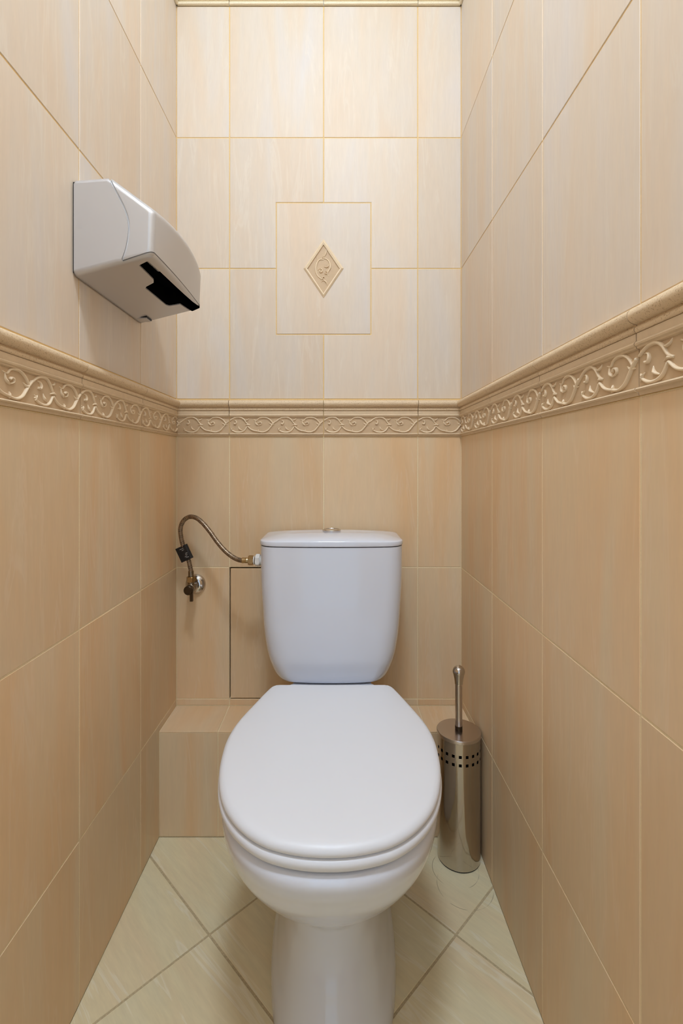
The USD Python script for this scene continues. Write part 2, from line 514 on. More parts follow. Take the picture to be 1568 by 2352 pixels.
# insert tile with the diamond, centred on a joint crossing
IC = (unproject(743, 617, y=YB)[0], Z2)
ins = sbox(IC[0] - 0.1245, IC[1] - 0.1738, IC[0] + 0.1245, IC[1] + 0.1738)
for u0, u1 in zip(UB, UB[1:]):
    for v0, v1 in VR:
        if v0 == 0.0:
            continue
        if (u0, v0) == (HX0, Z4):
            continue                                     # the hatch
        p = cell(u0, u1, v0, v1)
        if v0 >= Z_DADO_T:
            p = p.difference(ins.buffer(GAP, join_style="mitre"))
        lay(wall_back, F_BACK, p, M_UP if v0 >= Z_DADO_T else M_LO, proud=RNG.uniform(-0.0002, 0.0002))
    lay(wall_back, F_BACK, cell(u0, u1, LEDGE_Z, Z4), M_LO)              # thin strip above the ledge
insert = lay(wall_back, F_BACK, ins, M_UP[1], proud=0.0003)
tag(insert, "insert tile with raised diamond medallion")
for wall, fr, us in ((wall_left, F_LEFT, ULW), (wall_right, F_RIGHT, URW)):
    for u0, u1 in zip(us, us[1:]):
        for v0, v1 in VR:
            lay(wall, fr, cell(u0, u1, v0, v1), M_UP if v0 >= Z_DADO_T else M_LO, proud=RNG.uniform(-0.0002, 0.0002))

# ---- floor tiles, laid diagonally
S = 0.3317
v00 = np.array([-0.2423, 0.9148])
e1, e2 = np.array([S, S]) / math.sqrt(2), np.array([-S, S]) / math.sqrt(2)
room = sbox(XL, YF, XR, LEDGE_Y)
for i in range(-8, 8):
    for j in range(-8, 8):
        q = [v00 + i * e1 + j * e2, v00 + (i + 1) * e1 + j * e2, v00 + (i + 1) * e1 + (j + 1) * e2, v00 + i * e1 + (j + 1) * e2]
        p = Polygon(q).buffer(-0.0021, join_style="mitre").intersection(room)
        if p.is_empty or p.area < 4e-5:
            continue
        lay(floor, F_FLOOR, p, M_FLOOR, rot=45 if (i + j) % 2 == 0 else 45, c=0.0006)

# ---- ledge
lx = [XL, -0.2847, -0.0347, 0.2153, XR]
part(trim, "grout_bed", B(XL, XR, LEDGE_Y + REC, YB, 0, LEDGE_Z - REC), M_GROUT_LO)
F_LF = Frame((0, LEDGE_Y, 0), (1, 0, 0), (0, 0, 1))
F_LT = Frame((0, 0, LEDGE_Z), (1, 0, 0), (0, 1, 0))
for u0, u1 in zip(lx, lx[1:]):
    lay(trim, F_LF, cell(u0, u1, 0.001, LEDGE_Z - 0.003), M_LO)
    lay(trim, F_LT, cell(u0, u1, LEDGE_Y - 0.001, YB), M_LO)

# ---- dado: pencil moulding over a border tile with a vine in relief
MOULD = [(0.0, 0.0040), (0.0004, 0.0058), (0.003, 0.0072), (0.006, 0.0066), (0.0078, 0.0042), (0.0088, 0.0042)] + \
        [(0.0185 - 0.0092 * math.cos(a), 0.0045 + 0.0105 * math.sin(a)) for a in np.linspace(0.15, math.pi - 0.25, 12)] + [(0.0285, 0.003), (0.0288, 0.0)]
BORDER = [(0.0, 0.0015), (0.0035, 0.0028), (0.0045, 0.0058), (0.0062, 0.0068), (0.0080, 0.0056), (0.0092, 0.0012), (0.0500, 0.0012), (0.0512, 0.0044), (0.0530, 0.0046),
          (0.0540, 0.0066), (0.0560, 0.0072), (0.0578, 0.0062), (0.0588, 0.0046), (0.0674, 0.0046), (0.0677, 0.0036)]
FIELD = 0.0012
Z_BORDER, Z_MOULD = Z_DADO_B + 0.0008, Z_DADO_B + 0.0687
PX = 0.25 / 940.0        # the vine is drawn on a 940-unit tile
VINE = [  # points, half-width at start, middle, end
    ([(-30, 312), (-8, 292), (45, 256), (105, 248), (145, 270), (175, 310), (206, 326)], 5, 8, 5),
    ([(180, 338), (225, 373), (285, 388), (335, 395), (380, 378), (410, 345), (432, 316), (462, 285)], 6, 7, 7),
    ([(436, 312), (410, 278), (375, 255), (335, 249), (295, 258), (272, 280), (240, 273)], 6, 7, 3),
    ([(176, 340), (150, 378), (115, 396), (75, 397), (40, 385), (14, 366)], 6, 8, 5),
    ([(34, 276), (60, 280), (70, 298), (62, 314), (44, 311)], 2.5, 6, 6),
    ([(90, 336), (98, 362), (126, 376)], 2, 7, 3),
    ([(166, 278), (188, 270), (198, 254)], 5, 4, 1.5),
    ([(286, 366), (289, 380), (284, 400)], 2, 4, 3),
    ([(258, 280), (262, 308), (280, 324), (294, 328)], 3, 7, 3),
    ([(296, 326), (318, 316), (317, 300), (300, 297), (290, 308)], 4, 6, 6),
    ([(392, 304), (420, 320), (452, 324)], 2, 7, 2),
    ([(152, 330), (180, 322), (204, 328)], 2, 7, 3),
    ([(12, 352), (24, 368), (18, 384)], 2, 5, 3),
    ([(24, 366), (40, 352)], 4, 3, 1.5),
]


def border_piece(wall, fr, f0, c0, c1):
    """one border tile and the moulding over it; f0 is where the whole tile would begin, c0..c1 what is left after cutting"""
    h = 0.0009
    v, f = bar(BORDER, c0 + h, c1 - h)
    v[:, 1] += Z_BORDER
    t = part(wall, "border_tile", (fr(v), f), M_BORDER, smooth=40)
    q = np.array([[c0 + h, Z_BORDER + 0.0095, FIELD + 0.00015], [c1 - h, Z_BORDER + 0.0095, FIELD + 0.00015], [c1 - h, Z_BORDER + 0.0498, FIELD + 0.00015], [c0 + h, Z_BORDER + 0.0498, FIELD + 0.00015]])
    part(t, "relief_ground", (fr(q), np.array([[0, 1, 2], [0, 2, 3]])), M_FIELD, label="sunk ground of the border, darkened to paint in its shade")  # thin quad carrying the painted shade under the vine
    items = []
    for k in (-1, 0, 1):
        for pts, a, m, b in VINE:
            q = [(f0 + (x + 470 * k) * PX, Z_BORDER + 0.0092 + (404 - y) * PX) for x, y in pts]
            r = ribbon(q, a * PX * 1.15, b * PX * 1.15, 0.0042, FIELD, (c0 + 0.0012, c1 - 0.0012), m * PX * 1.15)
            if r is not None:
                items.append(r)
    v, f = join_vf(items)
    part(t, "vine_relief", (fr(v), f), M_RELIEF, smooth=True)
    moulding(wall, fr, c0, c1, Z_MOULD)


def moulding(wall, fr, c0, c1, z, mat=None):
    v, f = bar(MOULD, c0 + 0.0007, c1 - 0.0007)
    v[:, 1] += z
    part(wall, "moulding", (fr(v), f), mat or M_MOULD, smooth=50)


for i, (c0, c1) in enumerate(zip(UB, UB[1:])):
    border_piece(wall_back, F_BACK, c1 - 0.25 if i == 0 else c0, c0, c1)
for us, wall, fr in ((ULW, wall_left, F_LEFT), (URW, wall_right, F_RIGHT)):
    for i, (c0, c1) in enumerate(zip(us, us[1:])):
        border_piece(wall, fr, c1 - 0.25 if i == 0 else c0, c0, c1)
# the same pencil moulding finishes the tiles at the top
for us, wall, fr in ((UB, wall_back, F_BACK), (ULW, wall_left, F_LEFT), (URW, wall_right, F_RIGHT)):
    for c0, c1 in zip(us, us[1:]):
        moulding(wall, fr, c0, c1, Z_TOP, M_MOULD_TOP)

# ---- diamond medallion on the insert tile
K = 0.25 / 216 / 12.06
MED = lambda pts: [(IC[0] + (x - 765) * K, IC[1] + (935 - y) * K) for x, y in pts]
outer, inner, inner2 = ([(765, 118), (212, 935), (762, 1752), (1318, 932)], [(762, 215), (262, 942), (762, 1680), (1262, 942)], [(762, 285), (312, 950), (762, 1625), (1210, 954)])
loops = []
for pts, n_ in ((outer, 0.0), (outer, 0.0012), (inner, 0.0050), (inner, 0.0050), (inner2, 0.0038), (inner2, 0.0004)):
    loops.append(np.c_[np.array(MED(pts)), np.full(4, n_)])
fv, ff = np.vstack(loops), []
for k in range(len(loops) - 1):
    for j in range(4):
        q = (j + 1) % 4
        ff += [[k * 4 + j, k * 4 + q, k * 4 + 4 + q], [k * 4 + j, k * 4 + 4 + q, k * 4 + 4 + j]]
part(insert, "diamond_frame", (F_BACK(fv), np.array(ff)), M_RELIEF)
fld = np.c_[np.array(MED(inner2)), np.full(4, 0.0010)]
part(insert, "diamond_field", (F_BACK(fld), np.array([[0, 1, 2], [0, 2, 3]])), M_FIELD)  # medallion ground, with the recess shade painted into its colour
MSTEMS = [([(835, 395), (840, 460), (822, 545), (778, 622)], 8, 20, 8), ([(735, 545), (746, 600), (736, 645)], 5, 12, 10),
          ([(735, 642), (850, 680), (920, 760), (950, 880), (930, 960), (882, 1040), (872, 1100), (902, 1160)], 12, 26, 8),
          ([(770, 690), (660, 692), (590, 770), (550, 900), (555, 1030), (600, 1140), (712, 1240)], 12, 28, 16),
          ([(585, 625), (603, 680), (590, 745)], 5, 12, 10), ([(605, 985), (660, 940), (722, 970), (725, 1022), (685, 1046), (655, 1012), (680, 985)], 8, 18, 12),
          ([(775, 890), (840, 905), (892, 880), (905, 826)], 5, 14, 8), ([(812, 1008), (865, 1040)], 5, 12, 10), ([(788, 1078), (855, 1095)], 5, 12, 10),
          ([(698, 1312), (760, 1265), (830, 1310), (862, 1375), (850, 1420)], 8, 22, 5), ([(742, 1245), (735, 1190), (768, 1168), (786, 1202)], 12, 12, 6)]
v, f = join_vf([ribbon(MED(p), a * K, b * K, 0.0038, 0.0010, None, m * K) for p, a, m, b in MSTEMS])
part(insert, "vine_relief", (F_BACK(v), f), M_RELIEF, smooth=True)

# ================================================================== inspection hatch in the back wall
hatch = thing("access_hatch", "beige tiled inspection hatch with a black gap round it, left behind the cistern", "hatch", ((HX0 + HX1) / 2, YB, HZ0))
hp = sbox(HX0 + 0.0028, HZ0 + 0.0022, HX1 - 0.0016, HZ1 - 0.0032)
lay(hatch, F_BACK, hp, M_LO[0], proud=0.0004, depth=0.012)
part(hatch, "backing_panel", B(HX0 + 0.004, HX1 - 0.004, YB + 0.0105, YB + 0.02, HZ0 + 0.004, HZ1 - 0.005), M_DARKMETAL)

# ================================================================== toilet
CX = -0.0105
CT = -0.0125       # the cistern stands a touch to the left
toilet = thing("toilet", "white ceramic close-coupled toilet with closed lid standing in the middle of the floor", "toilet", (CX, 0.92, 0))
NA = 96


def superloop(z, hw, yf, yb, yc, n=2.3, nb=None):
    a = np.linspace(0, 2 * math.pi, NA, endpoint=False)
    c, s = np.cos(a), np.sin(a)
    e = np.where(s > 0, 2 / (nb or n), 2 / n)
    x = hw * np.sign(c) * np.abs(c) ** e
    y = np.where(s > 0, (yb - yc), (yc - yf)) * np.sign(s) * np.abs(s) ** e + yc
    return np.c_[CX + 0.0048 * max(0.0, 1 - z / 0.25) + x, y, np.full(NA, z)]


def sections(rows, step=0.006):
    r = np.array(rows, float)
    z = r[:, 0]
    t = np.linspace(0, 1, int((z.max() - z.min()) / step) + 2)
    zz = z[0] + (z[-1] - z[0]) * t
    from scipy.interpolate import PchipInterpolator
    o = np.argsort(z)
    return zz, [PchipInterpolator(z[o], r[o, k])(zz) for k in range(1, r.shape[1])]


#        z      hw     front  back   centre
BOWL = [(0.000, 0.1150, 0.668, 1.125, 0.940), (0.012, 0.1140, 0.669, 1.124, 0.940), (0.050, 0.1020, 0.688, 1.115, 0.930), (0.100, 0.0880, 0.712, 1.11, 0.915), (0.150, 0.0790, 0.728, 1.11, 0.900),
        (0.185, 0.0765, 0.729, 1.11, 0.885), (0.200, 0.0800, 0.720, 1.11, 0.870), (0.215, 0.0880, 0.707, 1.11, 0.855), (0.235, 0.1050, 0.686, 1.11, 0.840), (0.260, 0.1240, 0.659, 1.115, 0.825),
        (0.290, 0.1435, 0.631, 1.12, 0.810), (0.320, 0.1590, 0.6095, 1.13, 0.800), (0.343, 0.1665, 0.5985, 1.135, 0.797), (0.360, 0.1685, 0.5905, 1.14, 0.795), (0.373, 0.1695, 0.5880, 1.145, 0.795), (0.380, 0.1680, 0.5895, 1.145, 0.795), (0.3850, 0.1640, 0.5935, 1.145, 0.795), (0.3875, 0.158, 0.600, 1.145, 0.795)]
zz, (hw, yf, yb, yc) = sections(BOWL, 0.0035)
from scipy.ndimage import gaussian_filter1d
hw, yf = (gaussian_filter1d(a, 1.0, mode="nearest") for a in (hw, yf))
lp = [superloop(z, a, b, c, d, 2.25, 2.6) for z, a, b, c, d in zip(zz, hw, yf, yb, yc)]
part(toilet, "bowl", loft(lp), M_CERAMIC, smooth=50)
part(toilet, "cistern_shelf", loft([np.c_[np.array(sbox(CX - w, 1.03, CX + w, 1.262).buffer(-0.03).buffer(0.03).exterior.segmentize(0.01).coords)[:-1], np.full(len(sbox(CX - w, 1.03, CX + w, 1.262).buffer(-0.03).buffer(0.03).exterior.segmentize(0.01).coords) - 1, z)] for w, z in ((0.09, 0.30), (0.09, 0.3885))]), M_CERAMIC, smooth=40)

# seat and lid outlines, measured on the photograph as the lid's upper edge
LIDPX = [(628, 1574), (614, 1586), (580, 1621), (544, 1661), (521, 1700), (508, 1745), (504, 1781), (507, 1817), (519, 1853), (544, 1888), (581, 1918), (625, 1938), (690, 1952), (756, 1956)]
half = np.array([unproject(x, y, z=0.418)[:2] for x, y in LIDPX])
half[:, 0] -= CX
half[:, 0] -= np.linspace(0, half[-1, 0], len(half))
right = half[:-1][::-1] * [-1, 1]
ring = np.vstack([half, right])
hinge_y = half[0, 1]


def ring_at(off, z, shift=0.0, r=0.02):
    p = Polygon(spline(np.vstack([ring[-2:], ring, ring[:2]]), 6)).buffer(0)
    p = Polygon(spline(ring[0:len(ring)], 8)).buffer(0).buffer(-r).buffer(r).buffer(off)
    c = np.array(p.exterior.coords)[:-1]
    if not p.exterior.is_ccw:
        c = c[::-1]
    # start at the middle of the back edge and resample evenly
    k = np.argmin(np.hypot(c[:, 0], c[:, 1] - 9))
    c = np.roll(c, -k, 0)
    c = np.vstack([c, c[:1]])
    s = np.r_[0, np.cumsum(np.linalg.norm(np.diff(c, axis=0), axis=1))]
    t = np.linspace(0, s[-1], 161)[:-1]
    return np.c_[CX + np.interp(t, s, c[:, 0]), np.interp(t, s, c[:, 1]) + shift, np.full(160, z)]


LID0, SEAT0 = 0.4075, 0.3890
lid_rows = [(-0.004, 0.0), (-0.0015, 0.001), (0.0, 0.003), (0.0005, 0.006), (-0.0003, 0.009), (-0.0022, 0.0115), (-0.0050, 0.0135), (-0.0085, 0.0148)]
lid_loops = [ring_at(a, LID0 + h) for a, h in lid_rows]
edge, mid = lid_loops[-1], np.array([CX, 0.80, 0.0])
for k in (0.97, 0.93, 0.87, 0.79, 0.69, 0.57, 0.43, 0.28, 0.12):
    q = mid + (edge - mid) * k
    q[:, 2] = LID0 + 0.0148 + 0.0024 * (1 - math.exp(-(1 - k) / 0.11))
    lid_loops.append(q)
part(toilet, "seat_lid", loft(lid_loops), M_SEAT, smooth=60)
part(toilet, "seat", loft([ring_at(-0.008, SEAT0), ring_at(-0.002, SEAT0 + 0.0015), ring_at(0.001, SEAT0 + 0.005), ring_at(0.002, SEAT0 + 0.010), ring_at(0.001, SEAT0 + 0.0145), ring_at(-0.003, SEAT0 + 0.0175), ring_at(-0.010, SEAT0 + 0.0180)]), M_SEAT, smooth=60)
for s in (-1, 1):
    part(toilet, "hinge", cat([aim(trimesh.creation.cylinder(0.007, 0.03, sections=24), (1, 0, 0), (CX + s * 0.075, hinge_y + 0.004, 0.3985)), lathe([(0, 0.384), (0.011, 0.384), (0.011, 0.394), (0, 0.394)], 24, (CX + s * 0.075, hinge_y + 0.004, 0))]), M_WHITEPL, smooth=40)


def tankloop(z, hw, yf, yb, r, bow, inset=0.0, n=128):
    a = np.linspace(-1, 1, 25)
    front = np.c_[a * hw, yf + bow * a * a]
    p = Polygon(np.vstack([front, [[hw, yb], [-hw, yb]]])).buffer(-inset)
    rb = 0.012
    r = max(0.004, min(r, (0.085 - inset) * 0.85))
    p1 = p.buffer(-r).buffer(r, 24)
    p = p1.union(p.intersection(sbox(-1, (yf + yb) / 2, 1, 3)).buffer(-rb).buffer(rb)).buffer(0.0)
    c = np.array(p.exterior.coords)[:-1]
    if not p.exterior.is_ccw:
        c = c[::-1]
    k = np.argmin(np.abs(c[:, 0]) + 5 * np.abs(c[:, 1] - c[:, 1].max()))
    c = np.roll(c, -k, 0)
    c = np.vstack([c, c[:1]])
    s = np.r_[0, np.cumsum(np.linalg.norm(np.diff(c, axis=0), axis=1))]
    t = np.linspace(0, s[-1], n + 1)[:-1]
    return np.c_[CT + np.interp(t, s, c[:, 0]), np.interp(t, s, c[:, 1]), np.full(n, z)]


TB = 1.266
#         z      hw      front
TANK = [(0.3905, 0.1080, 1.1060), (0.3920, 0.1180, 1.1025), (0.3980, 0.1265, 1.0990), (0.4070, 0.1330, 1.0972), (0.420, 0.1390, 1.0958), (0.440, 0.1465, 1.0945), (0.470, 0.1535, 1.0945), (0.510, 0.1590, 1.0940),
        (0.560, 0.1625, 1.0940), (0.620, 0.1660, 1.0945), (0.680, 0.1672, 1.0955), (0.7040, 0.1675, 1.0960)]
zz, (hw, yf) = sections(TANK, 0.004)
part(toilet, "cistern", loft([tankloop(z, a, b, TB, 0.042, 0.008) for z, a, b in zip(zz, hw, yf)]), M_CERAMIC, smooth=50)
lidrows = [(0.7052, 0.004), (0.7060, 0.001), (0.7080, 0.0), (0.7160, 0.0), (0.7188, 0.0015), (0.7212, 0.005), (0.7234, 0.011), (0.7254, 0.019), (0.7270, 0.029), (0.7284, 0.041), (0.7295, 0.054), (0.7302, 0.066)]
lid_l = [tankloop(z, 0.1690, 1.0935, TB + 0.002, 0.045, 0.009, i) for z, i in lidrows]
for q in lid_l:                                                     # the top falls away towards both ends
    q[:, 2] -= np.clip((q[:, 2] - 0.714) / 0.012, 0, 1) * 0.0060 * np.abs((q[:, 0] - CT) / 0.169) ** 2.2
part(toilet, "cistern_lid", loft(lid_l), M_CERAMIC, smooth=60)
part(toilet, "flush_button", lathe([(0, 0.730), (0.0225, 0.730), (0.0228, 0.7335), (0.0210, 0.7355), (0.0192, 0.7355), (0.0185, 0.7345), (0.0, 0.7350)], 48, (CT, 1.182, 0)), M_CHROME, smooth=40)
inlet_y = 1.160
inlet_z = EYE - (1287.0 - VY) * inlet_y / F
xt = CT - 0.166
wn = hexnut(0.0155, 0.0105)
part(toilet, "inlet_nut", cat([aim(wn, (-1, 0, 0), (xt - 0.006, inlet_y, inlet_z)), aim(trimesh.creation.cylinder(0.011, 0.012, sections=24), (1, 0, 0), (xt - 0.002, inlet_y, inlet_z))]), M_WHITEPL, label="white plastic inlet nut")

# ================================================================== angle valve on the back wall
VXX, VZZ = unproject(449.5, 1341, y=YB)[[0, 2]]
valve = thing("angle_valve", "tarnished chrome angle valve with round escutcheon low on the back wall", "valve", (VXX, YB, VZZ))
part(valve, "escutcheon", aim(lathe([(0.0, 0), (0.0265, 0), (0.0268, 0.002), (0.0240, 0.0075), (0.0175, 0.0115), (0.0120, 0.0130), (0.0, 0.0130)], 48), (0, -1, 0), (VXX, YB, VZZ)), M_CHROME, smooth=40)
part(valve, "valve_body", cat([aim(lathe([(0, 0.010), (0.0085, 0.010), (0.0085, 0.030), (0.0115, 0.032), (0.0115, 0.052), (0.009, 0.054), (0, 0.054)], 32), (0, -1, 0), (VXX, YB, VZZ)),
                               lathe([(0, 0), (0.0085, 0), (0.0085, 0.016), (0, 0.016)], 28, (VXX, YB - 0.042, VZZ + 0.004))]), M_OLDCHROME, smooth=40)
part(valve, "handle_boss", aim(lathe([(0, 0), (0.0115, 0), (0.0118, 0.002), (0.0118, 0.011), (0.0095, 0.0135), (0.004, 0.0140), (0, 0.0128)], 32), (0, -1, 0), (VXX, YB - 0.0545, VZZ - 0.001)), M_DARKMETAL, smooth=40, label="dark round valve handle")
lev = man(B(VXX + 0.004, VXX + 0.0115, YB - 0.066, YB - 0.060, VZZ - 0.0285, VZZ - 0.006)) + man(B(VXX - 0.002, VXX + 0.010, YB - 0.0625, YB - 0.056, VZZ - 0.013, VZZ - 0.004))
part(valve, "lever", tri(lev), M_DARKMETAL)
hose_y = YB - 0.042
part(valve, "coupling_nut", hexnut(0.0115, 0.014).apply_translation((VXX, hose_y, VZZ + 0.0155)), M_BRASS)

# ================================================================== braided hose
HPX = [(437.8, 1324), (437, 1312), (436, 1300), (433, 1287), (426, 1270), (420, 1252), (415.5, 1232), (414.5, 1213), (421, 1196.5), (434, 1187.5), (449, 1189), (465, 1201), (481.6, 1220.6), (497.5, 1243), (513.5, 1262), (529.4, 1276), (545.4, 1285), (558, 1287.6), (568, 1287.2)]
nut_x = unproject(571, 1287, y=inlet_y)[0]
ys = np.interp(np.arange(len(HPX)), [0, 4, 9, 14, len(HPX) - 1], [hose_y, hose_y - 0.002, 1.225, 1.185, inlet_y])
pts = [unproject(x, y, y=d) for (x, y), d in zip(HPX, ys)]
pts[0] = np.array([VXX, hose_y, VZZ + 0.030])
pts[1] = np.array([VXX, hose_y, (pts[0][2] + pts[2][2]) / 2])
pts[-1] = np.array([pts[-1][0], inlet_y, inlet_z])
hp_ = spline(pts, 10)
hose = thing("water_hose", "braided steel water hose looping from the wall valve to the cistern's side", "hose", tuple(pts[0]))
v, f, sv = tube(hp_, 0.0056, 20, uv=True)
# the braid: a shallow relief of the windings
part(hose, "braid", (v, f), M_BRAID, smooth=True, uv=np.c_[sv[:, 0] * 60, sv[:, 1] / (2 * math.pi) * 2])
# dark tracer yarns winding along the hose as short dashes
d_ = np.gradient(hp_, axis=0)
d_ /= np.linalg.norm(d_, axis=1, keepdims=True)
arc = np.r_[0, np.cumsum(np.linalg.norm(np.diff(hp_, axis=0), axis=1))]
dash = []
for k in range(int(arc[-1] / 0.0165)):
    for dk in (0.0, 0.0042):
        s0 = 0.006 + k * 0.0165 + dk
        cpt = np.array([np.interp(s0 + np.linspace(-0.0022, 0.0022, 7), arc, hp_[:, q]) for q in range(3)]).T
        tdir = cpt[-1] - cpt[0]
        tdir /= np.linalg.norm(tdir)
        x = np.array([0, -1.0, 0]) - tdir * (-tdir[1])
        x /= np.linalg.norm(x)
        yv = np.cross(tdir, x)
        an = np.linspace(-2.6, 2.6, 7)
        path = cpt + 0.0054 * (np.cos(an)[:, None] * x + np.sin(an)[:, None] * yv)
        dash.append(tube(path, 0.0008, 5))
part(hose, "tracer_yarn", join_vf(dash), M_TAG, smooth=True, kind="stuff")
part(hose, "ferrule", cat([lathe([(0, 0), (0.0068, 0), (0.0070, 0.001), (0.0070, 0.013), (0.0062, 0.0145), (0, 0.0145)], 24, tuple(pts[0] - [0, 0, 0.0005]))]), M_OLDCHROME, smooth=40)
fx = pts[-1][0]
part(hose, "ferrule", aim(lathe([(0, 0), (0.0066, 0), (0.0069, 0.001), (0.0066, 0.0085), (0.0072, 0.010), (0.0066, 0.0115), (0.0062, 0.0165), (0, 0.0165)], 24), (1, 0, 0), (fx - 0.013, inlet_y, inlet_z)), M_BRASS, smooth=40)
part(hose, "end_nut", aim(hexnut(0.0122, 0.0125), (1, 0, 0), (fx + 0.0025, inlet_y, inlet_z)), M_BRASS)
part(hose, "washer", aim(trimesh.creation.cylinder(0.0102, 0.0030, sections=32), (1, 0, 0), (fx + 0.0158, inlet_y, inlet_z)), M_WHITEPL)
# black paper tag folded round the hose
tc = unproject(423.5, 1270.5, y=hose_y - 0.004)
ax = np.array([-0.42, 0.0, 0.907])
ax /= np.linalg.norm(ax)
side = np.array([ax[2], 0, -ax[0]])
TAGW, TAGH = 0.0325, 0.0385
prof = []
for a in np.linspace(0, 1, 40):
    prof.append(a)
th = np.linspace(math.pi / 2, -math.pi / 2, 10)
outl = [(TAGW / 2 - 0.006 + 0.006 * math.cos(t), 0.006 * math.sin(t)) for t in th] + [(-TAGW / 2, -0.0022), (-TAGW / 2, 0.0022)]
lo = [np.array([tc + ax * h + side * a + np.array([0, -1, 0]) * b for a, b in outl]) for h in (-TAGH / 2, TAGH / 2)]
tagm = loft(lo)
tg = part(hose, "tag", tagm, M_TAG, smooth=40, label="black folded paper tag with small white print")
marks = []
r_ = random.Random(5)
for row, (h, a0, n_) in enumerate([(0.0128, -0.006, 6), (0.0088, -0.002, 4), (-0.0015, 0.004, 3), (-0.0052, 0.002, 4), (-0.0090, -0.001, 4), (-0.0122, 0.001, 4)]):
    a = a0
    for k in range(n_):
        w = r_.uniform(0.0007, 0.0016)
        hh = r_.uniform(0.0007, 0.0013)
        if a + w > TAGW / 2 - 0.0055:
            break
        fy = 0.006 if a > -TAGW / 2 + 0.01 else 0.005
        # front face of the tag runs from the fold down to the open edge
        fy = np.interp(a, [-TAGW / 2, TAGW / 2 - 0.006], [0.0022, 0.006]) + 0.0002
        c = tc + ax * h + side * (a + w / 2) + np.array([0, -1, 0]) * fy
        b = trimesh.creation.box((w, 0.0004, hh))
        b.apply_transform(np.array([[side[0], 0, ax[0], c[0]], [0, 1, 0, c[1]], [side[2], 0, ax[2], c[2]], [0, 0, 0, 1]]))
        marks.append(b)
        a += w + r_.uniform(0.0004, 0.0009)
part(tg, "print", cat(marks), M_INK)

# ================================================================== brush holder and brush
BX, BY, BR, BH = 0.2785, 1.0985, 0.0478, 0.281
holder = thing("brush_holder", "tall polished steel toilet brush holder with two rows of square holes", "brush holder", (BX, BY, 0))
NH = 20
hole_w = 0.0062 / BR
ang, isol = [], []
for k in range(NH):
    a0 = 2 * math.pi * (k + 0.22) / NH
    ang += [a0, a0 + hole_w, a0 + hole_w + (2 * math.pi / NH - hole_w) / 3, a0 + hole_w + 2 * (2 * math.pi / NH - hole_w) / 3]
    isol += [True, False, False, False]
rows = [0.0028, 0.2320, 0.2384, 0.2504, 0.2568, BH]
v, f = [], []
for r in (BR, BR - 0.0012):
    for z in rows:
        v += [(BX + r * math.cos(a), BY + r * math.sin(a), z) for a in ang]
na, nz = len(ang), len(rows)
for s in (0, 1):
    for i in range(nz - 1):
        for j in range(na):
            if isol[j] and i in (1, 3):
                continue
            q = (j + 1) % na
            a, b, c, d = (s * nz * na + i * na + j, s * nz * na + i * na + q, s * nz * na + (i + 1) * na + q, s * nz * na + (i + 1) * na + j)
            f += [[a, b, c], [a, c, d]] if s == 0 else [[a, c, b], [a, d, c]]
o = nz * na
for i in (1, 3):                                       # the thickness of each hole
    for j in range(na):
        if isol[j]:
            q = (j + 1) % na
            k4 = [i * na + j, i * na + q, (i + 1) * na + q, (i + 1) * na + j]
            for a, b in zip(k4, k4[1:] + k4[:1]):
                f += [[a, b, b + o], [a, b + o, a + o]]
for j in range(na):                                    # lower and upper edge
    q = (j + 1) % na
    f += [[j, j + o, q + o], [j, q + o, q]]
    t = (nz - 1) * na
    f += [[t + j, t + q, t + q + o], [t + j, t + q + o, t + j + o]]
part(holder, "can", (np.array(v), np.array(f)), M_STEEL, smooth=30)
part(holder, "liner", lathe([(0, 0.006), (BR - 0.003, 0.006), (BR - 0.003, BH - 0.004), (BR - 0.005, BH - 0.004), (BR - 0.005, 0.009), (0, 0.009)], 40, (BX, BY, 0)), M_BLACK, smooth=40, label="black plastic liner behind the holes")
part(holder, "base_ring", lathe([(0, 0), (BR - 0.0012, 0), (BR - 0.0004, 0.0008), (BR - 0.0004, 0.0027), (0, 0.0027)], 64, (BX, BY, 0)), M_TAG, smooth=40, label="black plastic base ring")
brush = thing("toilet_brush", "toilet brush with round steel lid and ball-ended handle, standing in its steel holder", "brush", (BX, BY, BH))
part(brush, "lid", lathe([(0, BH + 0.0003), (BR + 0.0012, BH + 0.0003), (BR + 0.0016, BH + 0.0010), (BR + 0.0016, BH + 0.0065), (BR + 0.0006, BH + 0.0078), (BR - 0.002, BH + 0.0082), (0, BH + 0.0082)], 72, (BX, BY, 0)), M_BRUSHED, smooth=40)
z0 = BH + 0.008
RX, RY = BX - 0.0065, BY - 0.0150
RX, RY = BX, BY
part(brush, "collar", lathe([(0, z0), (0.0083, z0), (0.0084, z0 + 0.001), (0.0083, z0 + 0.0095), (0, z0 + 0.0095)], 32, (RX, RY, 0)), M_DARKMETAL, smooth=40, label="dark collar at the foot of the handle")
part(brush, "rod", lathe([(0, z0 + 0.0095), (0.0079, z0 + 0.0095), (0.0079, z0 + 0.106), (0, z0 + 0.106)], 32, (RX, RY, 0)), M_BRUSHED, smooth=40)
zk = z0 + 0.104
prof = [(0, zk), (0.0086, zk), (0.0090, zk + 0.0008), (0.0093, zk + 0.005), (0.0102, zk + 0.012), (0.0120, zk + 0.020)]
prof += [(0.0138 * math.cos(a), zk + 0.0285 + 0.0138 * math.sin(a)) for a in np.linspace(-0.45, math.pi / 2, 12)]
prof[-1] = (0, prof[-1][1])
part(brush, "knob", lathe(prof, 40, (RX, RY, 0)), M_CHROME, smooth=40)

